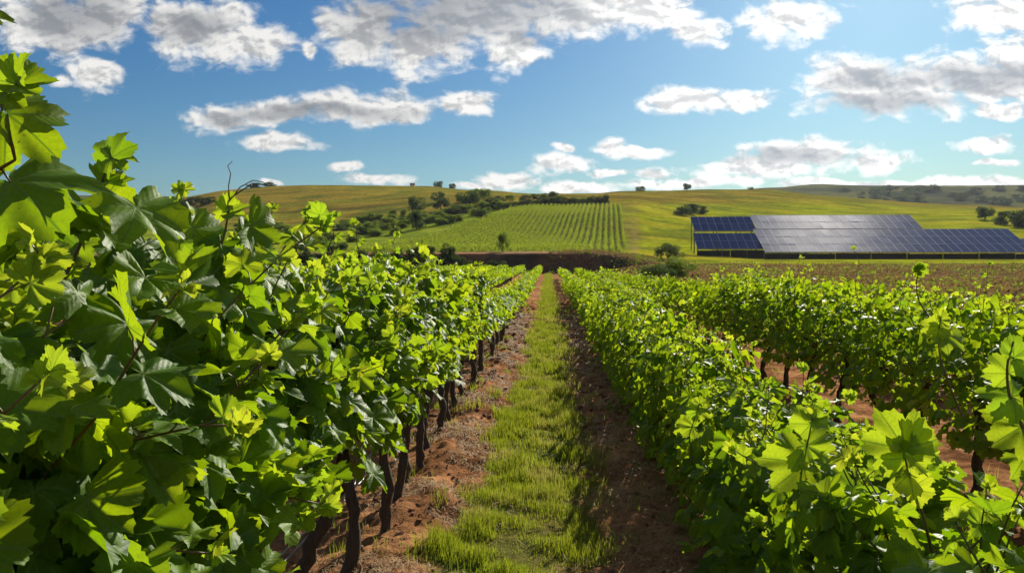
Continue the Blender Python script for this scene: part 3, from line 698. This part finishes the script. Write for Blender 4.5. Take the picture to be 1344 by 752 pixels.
def upright(key, px, y0, y1, Y, lean=0, big=1.0, r0=.003):
    # a young shoot standing up out of the row, with alternating leaves growing smaller towards its tip
    n = 5; pts = []; lv = []
    for i in range(n+1):
        f = i/n; pts.append((px+lean*f+random.gauss(0, 2.0), y0+(y1-y0)*f, Y))
    for i in range(1, n+1):
        f = i/n; s = 1 if i % 2 else -1; x, y, _ = pts[i]; ln = big*1045/Y*(.085-.045*f)
        lv.append((x+s*4, y, Y, (x+s*ln*random.uniform(.8, 1.1), y+ln*random.uniform(-.75, .1), random.uniform(-.02, .03)), .95, (s*-.3, -.7, .5), min(1, .35+.7*f)))
    x, y, _ = pts[-1]; lv.append((x, y, Y, (x+random.uniform(-6, 6), y-1045/Y*.045*big, 0), .8, (.5, -.7, .2), 1.))
    hero(key, pts, lv, r0)
for a in (('L1', 225, 330, 250, 1.9, 12), ('L1', 345, 350, 274, 2.6, 14), ('L1', 430, 350, 284, 3.4, 10), ('L1', 472, 355, 292, 4.0, -8), ('L1', 508, 360, 308, 4.8, 10),
          ('R3', 1130, 420, 326, 6.4, -8), ('R3', 1040, 410, 338, 7.6, 8), ('R3', 1288, 420, 346, 5.6, 10), ('R3', 975, 410, 362, 9.0, 6), ('R3', 1180, 410, 362, 6.0, 10),
          ('R1', 1000, 600, 505, 3.2, 10), ('R1', 960, 560, 482, 4.2, -6), ('R1', 1120, 640, 570, 2.6, -12), ('R1', 1285, 720, 640, 2.1, 10), ('R1', 880, 520, 452, 5.6, 6), ('R1', 905, 520, 470, 5.0, -6)): upright(*a)

# ------------------------------------------------------------------ drip hose
def hose():
    g = Geo()
    for s, z0 in ((0, 0), (1, .016)):
        pts = []
        for i in range(90):
            y = 1.4+i*.125; pts.append((-1.10+.05*math.sin(y*1.7+s)+.012*math.sin(y*9+3*s), y, .42+z0-.09*abs(math.sin(y*1.35))+.02*math.sin(y*4)+.01*math.sin(y*11+2*s)))
        g.tube(pts, .0038, 6)
    tag(ob('drip_hose', g.mesh('drip_hose', M_hose)), 'pale twin irrigation hose hung along the trunks of the left row', 'hose')
hose()

# ------------------------------------------------------------------ grass, straw, clods (stuff)
def blades(name, x, y, h, wdt, rnd, age, mat, lean=.5):
    n = len(x); a = rng.uniform(0, 6.283, n); dx, dy = np.cos(a), np.sin(a); z = terr(x, y)+near_relief(x, y)-.005
    b = rng.uniform(0, 6.283, n); lx, ly = np.cos(b)*lean*h*rng.random(n), np.sin(b)*lean*h*rng.random(n)
    z3 = lambda X_, Y_, Z_: np.stack([X_, Y_, Z_], 1)
    V = np.stack([z3(x-dx*wdt, y-dy*wdt, z), z3(x+dx*wdt, y+dy*wdt, z), z3(x+dx*wdt*.7+lx*.35, y+dy*wdt*.7+ly*.35, z+h*.55), z3(x-dx*wdt*.7+lx*.35, y-dy*wdt*.7+ly*.35, z+h*.55), z3(x+lx, y+ly, z+h*.98)], 1).reshape(-1, 3)
    o = (np.arange(n)*5)[:, None]; L = np.concatenate([o+np.array([0, 1, 2, 3]), o+np.array([3, 2, 4])], 1).ravel(); cnt = np.tile([4, 3], n)
    return mesh_np(name, V, L, cnt, mat, attrs={'rnd': np.repeat(rnd, 5), 'age': np.repeat(age, 5)})
def grass():
    xs, ys, hs, ws = [], [], [], []
    for a, b, dens, h, w in ((2.4, 6, 10500, .052, .0020), (6, 11, 6000, .058, .0031), (11, 20, 2600, .065, .0055), (20, 40, 1000, .075, .011), (40, 86, 350, .09, .02)):
        n = int((b-a)*1.5*dens); x = rng.uniform(-.95, .75, n); y = rng.uniform(a, b, n)
        tuft = fbm(x*5, y*5, 3)
        k = rng.random(n) < grassmask(x, y)*np.clip(.80+tuft*2.2, .16, 1); x, y, tuft = x[k], y[k], tuft[k]
        xs.append(x); ys.append(y); hs.append(h*np.clip(1+tuft*3.4, .4, 2.4)*rng.uniform(.5, 1.35, len(x))); ws.append(np.full(len(x), w)*rng.uniform(.7, 1.3, len(x)))
    # tufts on the bare soil and weeds between the other rows
    for i in range(420):
        y0 = 2.5+26*random.random()**1.6; x0 = random.choice([random.uniform(-1.3, -.5), random.uniform(.3, .9), random.uniform(1.5, 2.7), random.uniform(3.2, 4.7), random.uniform(-2.3, -1.3)])
        n = random.randint(8, 40); s = .03+.03*random.random(); w = .002 if y0 < 7 else .004 if y0 < 14 else .009
        xs.append(rng.normal(x0, s, n)); ys.append(rng.normal(y0, s, n)); hs.append(rng.uniform(.03, .12, n)); ws.append(np.full(n, w))
    x = np.concatenate(xs); y = np.concatenate(ys); h = np.concatenate(hs); w = np.concatenate(ws)
    dry = np.clip(fbm(x*2.2+5, y*2.2, 3)*2.2+sstep(.0, .45, x)*.35+rng.normal(-.05, .22, len(x)), 0, 1)
    tag(ob('grass', blades('grass', x, y, h, w, rng.random(len(x)), dry, M_blade)), 'rough sunlit grass growing down the middle of the path', 'grass', kind='stuff')
    print('blades', len(x))
grass()
def straw():
    n = 46000; y = 2.5+20*rng.random(n)**1.7; side = rng.random(n) < .62
    x = np.where(side, rng.normal(-.82, .24, n), rng.normal(.62, .22, n)); k = fbm(x*2.3+30, y*2.3, 3) > -.06; x, y = x[k], y[k]; n = len(x)
    a = rng.uniform(0, 6.283, n); l = rng.uniform(.02, .10, n); w = .0011*np.clip(y/5, .9, 4)
    z = terr(x, y)+near_relief(x, y)+.004+rng.random(n)*.018
    dx, dy = np.cos(a), np.sin(a); t = rng.normal(0, .15, n)
    q = lambda u, v, zz: np.stack([x+dx*u-dy*v, y+dy*u+dx*v, zz], 1)
    V = np.stack([q(-l/2, -w, z), q(-l/2, w, z), q(0, w+l*t, z+.012+w), q(0, -w+l*t, z+.012), q(l/2, w, z-.002), q(l/2, -w, z)], 1).reshape(-1, 3)
    o = (np.arange(n)*6)[:, None]; L = np.concatenate([o+np.array([0, 1, 2, 3]), o+np.array([3, 2, 4, 5])], 1).ravel()
    tag(ob('straw', mesh_np('straw', V, L, np.full(2*n, 4), M_straw, attrs={'rnd': np.repeat(rng.random(n), 6)})), 'dry straw and twigs scattered on the reddish soil', 'straw', kind='stuff')
straw()
def clods():
    ico = [(0, 0, 1), (.89, 0, .45), (.28, .85, .45), (-.72, .53, .45), (-.72, -.53, .45), (.28, -.85, .45), (.72, .53, -.45), (-.28, .85, -.45), (-.89, 0, -.45), (-.28, -.85, -.45), (.72, -.53, -.45), (0, 0, -1)]
    F = [(0,1,2),(0,2,3),(0,3,4),(0,4,5),(0,5,1),(1,6,2),(2,7,3),(3,8,4),(4,9,5),(5,10,1),(6,7,2),(7,8,3),(8,9,4),(9,10,5),(10,6,1),(11,7,6),(11,8,7),(11,9,8),(11,10,9),(11,6,10)]
    n = 5200; y = 2.4+24*rng.random(n)**1.7; s = rng.random(n) < .6; x = np.where(s, rng.normal(-.85, .28, n), rng.normal(.68, .25, n)); k = grassmask(x, y) < .5; x, y = x[k], y[k]; n = len(x)
    r = (.004+.020*rng.random(n)**4)*np.clip(y/5, .9, 2.2); z = terr(x, y)+near_relief(x, y)
    V = np.array(ico)[None]*(r[:, None, None]*rng.uniform(.6, 1.3, (n, 12, 1)))*np.array([1, 1, .7])+np.stack([x, y, z+r*.2], 1)[:, None, :]
    L = (np.array(F).ravel()[None]+(np.arange(n)*12)[:, None]).ravel()
    tag(ob('soil_clods', mesh_np('soil_clods', V.reshape(-1, 3), L, np.full(n*20, 3), M_clod, attrs={'rnd': np.repeat(rng.random(n), 12)}, smooth=False)), 'crumbly reddish soil clods beside the grass strip', 'clods', kind='stuff')
clods()

# ------------------------------------------------------------------ hillside vineyard
def hill_rows():
    pos = []
    for x0 in np.arange(-36, 10.5, .95):
        y = np.arange(97, 181, .16); y = y+rng.normal(0, .05, len(y)); x = x0+.075*(y-97)+rng.normal(0, .05, len(y))
        px = 720+1045*x/y; left = np.interp(y, [96, 110, 130, 181], [440, 480, 560, 695]); right = np.interp(y, [96, 181], [818, 828])
        k = (px > left+rng.normal(0, 6, len(y))) & (px < right) & (rng.random(len(y)) < .93); x, y = x[k], y[k]
        for j in range(8):
            pos.append(np.stack([x+rng.normal(0, .09, len(x)), y+rng.normal(0, .08, len(x)), terr(x, y)+rng.uniform(.05, .72+.1*np.sin(x0*7)+.12*fbm(x/4, y/4, 3)*3, len(x))], 1))
    pos = np.concatenate(pos); n = len(pos)
    me = leaves_mesh('hillside_vines', [pos, rng.normal(0, 1, (n, 3)), rng.normal(0, .6, (n, 3))+[0, 0, .8], rng.uniform(.14, .25, n), np.zeros(n)], 3, M_hillrow)
    tag(ob('hillside_vines', me), 'pale green vineyard rows covering the far slope above the bank', 'vineyard', kind='stuff')
hill_rows()

# ------------------------------------------------------------------ trees and bushes
def crown_mesh(shape, seed, mat, n=2600, leaf=.066):
    """unit crown: height 1, half width about .5, stands on z=0"""
    r = np.random.default_rng(seed); nc = 16 if shape != 'bush' else 12; cs = []
    for i in range(nc):
        if shape == 'tree': z = r.uniform(.22, .84); rr = .36*math.sqrt(max(0, 1-((z-.50)/.48)**2))+.05
        elif shape == 'cone': z = r.uniform(.12, .85); rr = .36*(1-z)*.9+.04
        else: z = r.uniform(.10, .78); rr = .36*(1-.8*abs(z-.3))
        a = r.uniform(0, 6.283); d = rr*math.sqrt(r.random()); cs.append((math.cos(a)*d, math.sin(a)*d, z, r.uniform(.13, .22)))
    cs = np.array(cs); w = r.integers(0, nc, n); u = r.normal(0, 1, (n, 3)); u /= np.linalg.norm(u, axis=1, keepdims=True)
    pos = cs[w, :3]+u*cs[w, 3:4]*r.uniform(.55, 1.08, (n, 1)); pos[:, 2] = np.maximum(pos[:, 2], .01)
    nor = u+r.normal(0, .5, (n, 3)); tip = r.normal(0, 1, (n, 3))+[0, 0, -.3]
    return leaves_mesh('crown', [pos, tip, nor, r.uniform(.6, 1.3, n)*leaf, np.zeros(n)], 3, mat)
CR_ = {('tree', 'd'): [crown_mesh('tree', s, M_tree_dark) for s in (1, 2, 3)], ('tree', 'm'): [crown_mesh('tree', s, M_tree_mid) for s in (4, 5, 6)],
      ('bush', 'd'): [crown_mesh('bush', s, M_tree_dark) for s in (7, 8, 9)], ('bush', 'm'): [crown_mesh('bush', s, M_tree_mid) for s in (10, 11, 12)],
      ('cone', 'd'): [crown_mesh('cone', 13, M_tree_dark)], ('big', 'd'): [crown_mesh('bush', 14, M_tree_dark, 5200, .040)], ('big', 'm'): [crown_mesh('bush', 15, M_tree_mid, 5200, .042)]}
tg = Geo(); tg.tube([(0, 0, -.15), (.01, 0, .15), (-.01, .01, .35), (.02, 0, .55)], [.045, .032, .026, .012], 6)
for a in range(5):
    an = a*1.3; tg.tube([(0, 0, .28+.05*a), (.12*math.cos(an), .12*math.sin(an), .45+.05*a), (.22*math.cos(an), .22*math.sin(an), .6+.04*a)], [.014, .009, .004], 5)
TRUNK = tg.mesh('trunk', M_bark)
sg = Geo()
for a in range(6):
    an = a*1.05; sg.tube([(0, 0, -.12), (.10*math.cos(an), .10*math.sin(an), .25), (.24*math.cos(an), .24*math.sin(an), .55)], [.018, .012, .005], 5)
STEM = sg.mesh('stem', M_bark)
def plant(px, base, top, wpx, Y, shape, tone, label, group=None):
    """stands on the terrain under column px at depth Y; heights and widths given in photo pixels"""
    x = (px-720)*Y/1045; z = float(terr(x, Y)[0]); top_z = zpy(Y, top)
    h = (base-top)*Y/1045 if base else top_z-z
    w = wpx*Y/1045
    o = empty('tree' if shape in ('tree', 'cone') else 'bush', (x, Y, z-.02), random.uniform(0, 6.28)); sx = w/(.60 if shape == 'big' else .80)
    ob('trunk' if shape in ('tree', 'cone') else 'stem', TRUNK if shape in ('tree', 'cone') else STEM, o, scale=(sx*.7, sx*.7, h))
    ob('crown', random.choice(CR_[(shape, tone)]), o, scale=(sx, sx, h))
    tag(o, label, 'tree' if shape in ('tree', 'cone') else 'bush', group); return o
def Yof(px, py):   # first distance (beyond the near vineyard) where column px of the terrain shows at height py
    Ys = np.arange(60, 330, .5); z = terr((px-720)*Ys/1045, Ys); q = 340-(z-1.6)*1045/Ys
    m = np.minimum.accumulate(q); i = np.argmax(m <= py); return float(Ys[i]) if (m <= py).any() else 318.
def at(px, base, top, w, shape, tone, label, group=None): return plant(px, base, top, w, Yof(px, base), shape, tone, label, group)
# single ones that can be told apart
at(876, 340, 317, 26, 'big', 'd', 'round dark bush on the grass edge left of the solar panels')
plant(888, 372, 335, 34, 56, 'big', 'm', 'large rounded green bush at the near edge of the brown field')
plant(858, 384, 358, 40, 52, 'big', 'd', 'low spreading bush beside the large rounded green bush')
plant(660, 336, 309, 17, 95, 'tree', 'm', 'slim young tree on the ledge below the hillside vineyard')
at(547, 281, 256, 20, 'tree', 'd', 'upright tree on the scrub slope left of the hillside vineyard')
at(546, 301, 275, 24, 'cone', 'd', 'darkest conical tree low on the scrub slope')
at(578, 276, 258, 20, 'tree', 'd', 'round tree just right of the upright tree on the slope')
at(574, 266, 251, 16, 'tree', 'd', 'small tree standing higher than the round tree on the slope')
at(614, 272, 250, 28, 'tree', 'd', 'broad dark tree at the left end of the hilltop grove')
at(634, 268, 245, 22, 'tree', 'm', 'tallest tree of the hilltop grove')
at(632, 288, 272, 16, 'bush', 'd', 'round bush at the upper left corner of the hillside vineyard')
plant(575, 249, 239, 13, 316, 'tree', 'd', 'lone tree on the skyline, left of the pair')
plant(593, 251, 242, 10, 316, 'tree', 'd', 'smaller lone tree on the skyline beside the first one')
plant(838, 256, 247, 14, 316, 'tree', 'd', 'small low tree on the skyline above the meadow')
plant(899, 253, 243, 11, 316, 'tree', 'd', 'round lone tree on the skyline above the dark thicket')
plant(980, 253, 248, 7, 316, 'tree', 'd', 'tiny round tree on the skyline above the solar panels')
plant(1209, 251, 247, 5, 880, 'tree', 'd', 'tiny tree on the crest of the far ridge')
at(1276, 290, 272, 22, 'tree', 'd', 'upright tree at the left of the cluster beyond the panels')
at(1300, 296, 277, 22, 'bush', 'd', 'low bush between two trees beyond the panels')
at(1328, 300, 273, 46, 'bush', 'd', 'widest tree-like bush beyond the panels at the right')
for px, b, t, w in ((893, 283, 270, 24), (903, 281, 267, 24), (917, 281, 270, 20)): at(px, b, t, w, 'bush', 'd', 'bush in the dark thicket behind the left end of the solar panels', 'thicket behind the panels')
for px, b, t, w in ((657, 266, 257, 14), (669, 265, 255, 12), (690, 266, 255, 14), (704, 264, 254, 12), (712, 263, 255, 8), (722, 262, 252, 20), (735, 263, 257, 10), (645, 268, 258, 14), (622, 262, 247, 16), (604, 266, 255, 14)):
    at(px, b, t, w, 'tree', random.choice('dm'), 'small tree of the hilltop grove above the vineyard', 'hilltop grove')
for i, px in enumerate(np.arange(640, 800, 9)):
    b = np.interp(px, [640, 700, 760, 800], [276, 271, 268, 268]); at(px, b, b-9-random.random()*4, 16, 'bush', random.choice('ddm'), 'bush in the hedge along the top of the hillside vineyard', 'hedge above the hillside vineyard')
for px, b, t, w in ((486, 291, 278, 26), (470, 293, 282, 20), (515, 287, 273, 17), (530, 283, 273, 13), (498, 289, 280, 16), (470, 308, 296, 26), (486, 305, 296, 18), (510, 300, 291, 14), (530, 297, 284, 22), (556, 289, 278, 22), (590, 283, 271, 28), (606, 279, 268, 22), (520, 308, 297, 12), (600, 291, 280, 20), (575, 291, 280, 22), (440, 303, 293, 20), (616, 276, 266, 22), (450, 299, 289, 18)):
    at(px, b, t, w, 'bush', random.choice('dmm'), 'bush scattered over the green scrub slope on the left', 'scrub on the left slope')
for i in range(150):
    px = random.uniform(300, 660); b = np.interp(px, [300, 430, 560, 640], [300, 297, 284, 271])+random.random()**1.5*26
    if px > np.interp(b, [275, 325], [690, 440])-8: continue
    s = random.uniform(5, 12); at(px, b, b-s, s*1.8, 'bush', 'm', 'small shrub on the green scrub slope on the left', 'small shrubs on the left slope')
x = 300.
while x < 668:
    h = random.uniform(21, 31)*(1 if x < 610 else .65); w = random.uniform(17, 26)
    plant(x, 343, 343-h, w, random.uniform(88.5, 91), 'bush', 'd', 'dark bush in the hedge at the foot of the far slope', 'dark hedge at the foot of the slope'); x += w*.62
for px, b, t, w in ((211, 272, 262, 14), (222, 272, 261, 16), (234, 271, 259, 16), (246, 270, 257, 18), (258, 268, 256, 18), (270, 266, 256, 16), (330, 256, 249, 22), (350, 253, 247, 20)):
    plant(px, b, t, w, 250 if px < 300 else 300, 'bush', 'd', 'bush in the treeline on the left hill behind the vines', 'treeline on the left hill')
for i in range(46):
    px = random.uniform(1085, 1400); Y = random.uniform(520, 690); s = random.uniform(7, 12)*(.7 if px < 1150 else 1)
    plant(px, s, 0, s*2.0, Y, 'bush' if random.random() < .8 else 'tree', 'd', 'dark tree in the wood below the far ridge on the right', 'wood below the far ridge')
for i in range(26):
    px = random.uniform(880, 1150); Y = random.uniform(101, 103)
# ------------------------------------------------------------------ solar array
TILT0 = R(26.3); MW0, MH0 = 1.15, 2.42; MW, MH = MW0, MH0
pg = Geo(); pg.box((0, 0, 0), (MW-.03, MH-.03, .035)); PANEL = pg.mesh('solar_panel', M_panel, smooth=False)
fg = Geo()
for s in (-1, 1):
    fg.box((s*(MW/2-.022), 0, .001), (.036, MH-.01, .038)); fg.box((0, s*(MH/2-.022), .0015), (MW-.09, .036, .038))
PFRAME = fg.mesh('frame', M_alu, smooth=False)
def table(name_label, px0, px1, Yb, pyb, rows, dz=0.0, tiltx=0.0):
    """bottom edge from column px0 to px1 at depth Yb and picture height pyb; modules climb away from the camera"""
    x0, x1 = (px0-720)*Yb/1045, (px1-720)*Yb/1045; n = max(1, round((x1-x0)/MW0)); MW = (x1-x0)/n; TILT = TILT0+tiltx; MH = MH0*math.sin(TILT0)/math.sin(TILT); zb = zpy(Yb, pyb)
    o = empty('solar_table', (x0, Yb, float(terr(x0, Yb)[0]))); tag(o, name_label, 'solar panels', 'solar tables on the meadow')
    z0 = zb-o.location.z; up = Vector((0, math.cos(TILT), math.sin(TILT))); Rm = Euler((TILT, 0, 0))
    for i in range(n):
        for j in range(rows):
            c = Vector((MW*(i+.5), 0, z0+dz*i))+up*(MH*(j+.5))
            p = ob('solar_panel', PANEL, o, loc=c, rot=(TILT+random.gauss(0, .0015), 0, 0), scale=(MW/MW0*1.005, MH/MH0, 1)); f = ob('frame', PFRAME, p)
    g = Geo(); Lg = rows*MH
    for k in np.arange(.15, 1.0, .7/rows):
        a = Vector((0, 0, z0))+up*Lg*k+Vector((0, .05, -.10)); g.tube([a, a+Vector((n*MW, 0, dz*n))], .05, 4)
    g.box((n*MW/2, -.04, z0-.07+dz*n/2), (n*MW, .05, .10))
    ob('rail', g.mesh('rail', M_steel, smooth=False), o)
    if Yb < 110:      # dark sheets behind the front posts, added to stand in for shade underneath
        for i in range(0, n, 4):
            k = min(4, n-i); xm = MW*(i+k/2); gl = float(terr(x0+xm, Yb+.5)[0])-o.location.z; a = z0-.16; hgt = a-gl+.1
            sk = Geo(); sk.box((xm, .45, a-hgt/2+random.uniform(-.1, 0)), (k*MW-.06, .03, hgt)); ob('shade_sheet', sk.mesh('shade_sheet', M_shade_sheet, False), o)
    for i in range(0, n+1, 3):
        for fr in (.12, .80):
            q = Vector((min(max(i*MW, .1), n*MW-.1), 0, z0+dz*i))+up*Lg*fr+Vector((0, .05, -.14)); gl = float(terr(x0+q.x, Yb+q.y)[0])-o.location.z
            lg = Geo(); lg.tube([(q.x, q.y, gl-.2), (q.x, q.y, q.z)], .07, 6); ob('post', lg.mesh('post', M_steel), o)
table('dark blue rear solar table at the far left end', 909, 988.5, 114.2, 303.3, 2, 0, R(4))
table('long rear solar table catching the pale sun glare', 989, 1199, 114.5, 301, 2)
table('dark blue front solar table at the far left end', 913, 999.5, 107.5, 326.5, 2, 0, R(4))
table('longest front solar table, three panels high', 1000, 1340, 105.8, 331, 3)
table('front solar table at the right edge, two panels high', 1342, 1440, 105.8, 334.5, 2)

# ------------------------------------------------------------------ rough growth on the bank and the brown field
def weeds(name, label, mat, n, seed):
    r = np.random.default_rng(seed); b = r.random(n) < .45
    y = np.where(b, r.uniform(87, 96, n), 26+66*r.random(n)**.8); x = np.where(b, r.uniform(-45, 16, n), r.uniform(.08, .75, n)*y+1.5)
    k = (fbm(x/2.2+seed, y/1.6, 4)+.06*r.normal(0, 1, n) > .04) & (x > 4.2*(~b)) ; k |= False; k &= b | (x > 4.5); x, y = x[k], y[k]; n = len(x)
    pos = np.stack([x, y, terr(x, y)+r.uniform(.0, .22, n)], 1)
    tag(ob(name, leaves_mesh(name, [pos, r.normal(0, .5, (n, 3))+[0, 0, .8], r.normal(0, 1, (n, 3))+[0, -.6, .3], r.uniform(.10, .30, n), np.zeros(n)], 3, mat)), label, 'weeds', kind='stuff')
M_dry = material('dry weeds', treemat((0.10, 0.065, 0.03), (0.22, 0.15, 0.05), (0.30, 0.20, 0.06)))
weeds('dry_weeds', 'brown dry weeds on the bank and the rough field', M_dry, 60000, 3)
weeds('green_weeds', 'low green weeds on the bank and the rough field', M_tree_mid, 22000, 5)

# ------------------------------------------------------------------ air
HAZE = 0.00008
def haze():
    g = Geo(); g.box((0, 1100, 62), (3960, 2720, 130)); 
    m = bpy.data.materials.new('haze'); m.use_nodes = True; t = NT(m.node_tree); out = t.n('ShaderNodeOutputMaterial')
    v = t.n('ShaderNodeVolumePrincipled', ins={'Color': (0.80, 0.88, 1.0), 'Density': HAZE, 'Anisotropy': 0.35}); t.nt.links.new(v.outputs[0], out.inputs['Volume'])
    tag(ob('haze', g.mesh('haze', m, False)), 'thin bluish summer haze over the far ridge', 'haze', kind='stuff')
if HAZE: haze()

# ------------------------------------------------------------------ tiny cottage on the skyline
def cottage():
    Y = 318.; x = (541-720)*Y/1045; z = float(terr(x, Y)[0]); o = empty('cottage', (x, Y, z)); tag(o, 'tiny reddish cottage on the skyline above the dry pasture', 'cottage')
    g = Geo(); g.box((0, 0, .5), (1.7, 1.3, 1.6)); ob('wall', g.mesh('wall', M_plaster, False), o)
    r = Geo(); r.add([(-1, -.8, 1.3), (1, -.8, 1.3), (1, .8, 1.3), (-1, .8, 1.3), (-1, 0, 1.95), (1, 0, 1.95)], [(0, 1, 5, 4), (2, 3, 4, 5), (0, 4, 3), (1, 2, 5), (3, 2, 1, 0)]); ob('roof', r.mesh('roof', M_tile, False), o)
    d = Geo(); d.box((.3, -.66, .45), (.4, .05, .9)); ob('door', d.mesh('door', M_dark, False), o)
cottage()
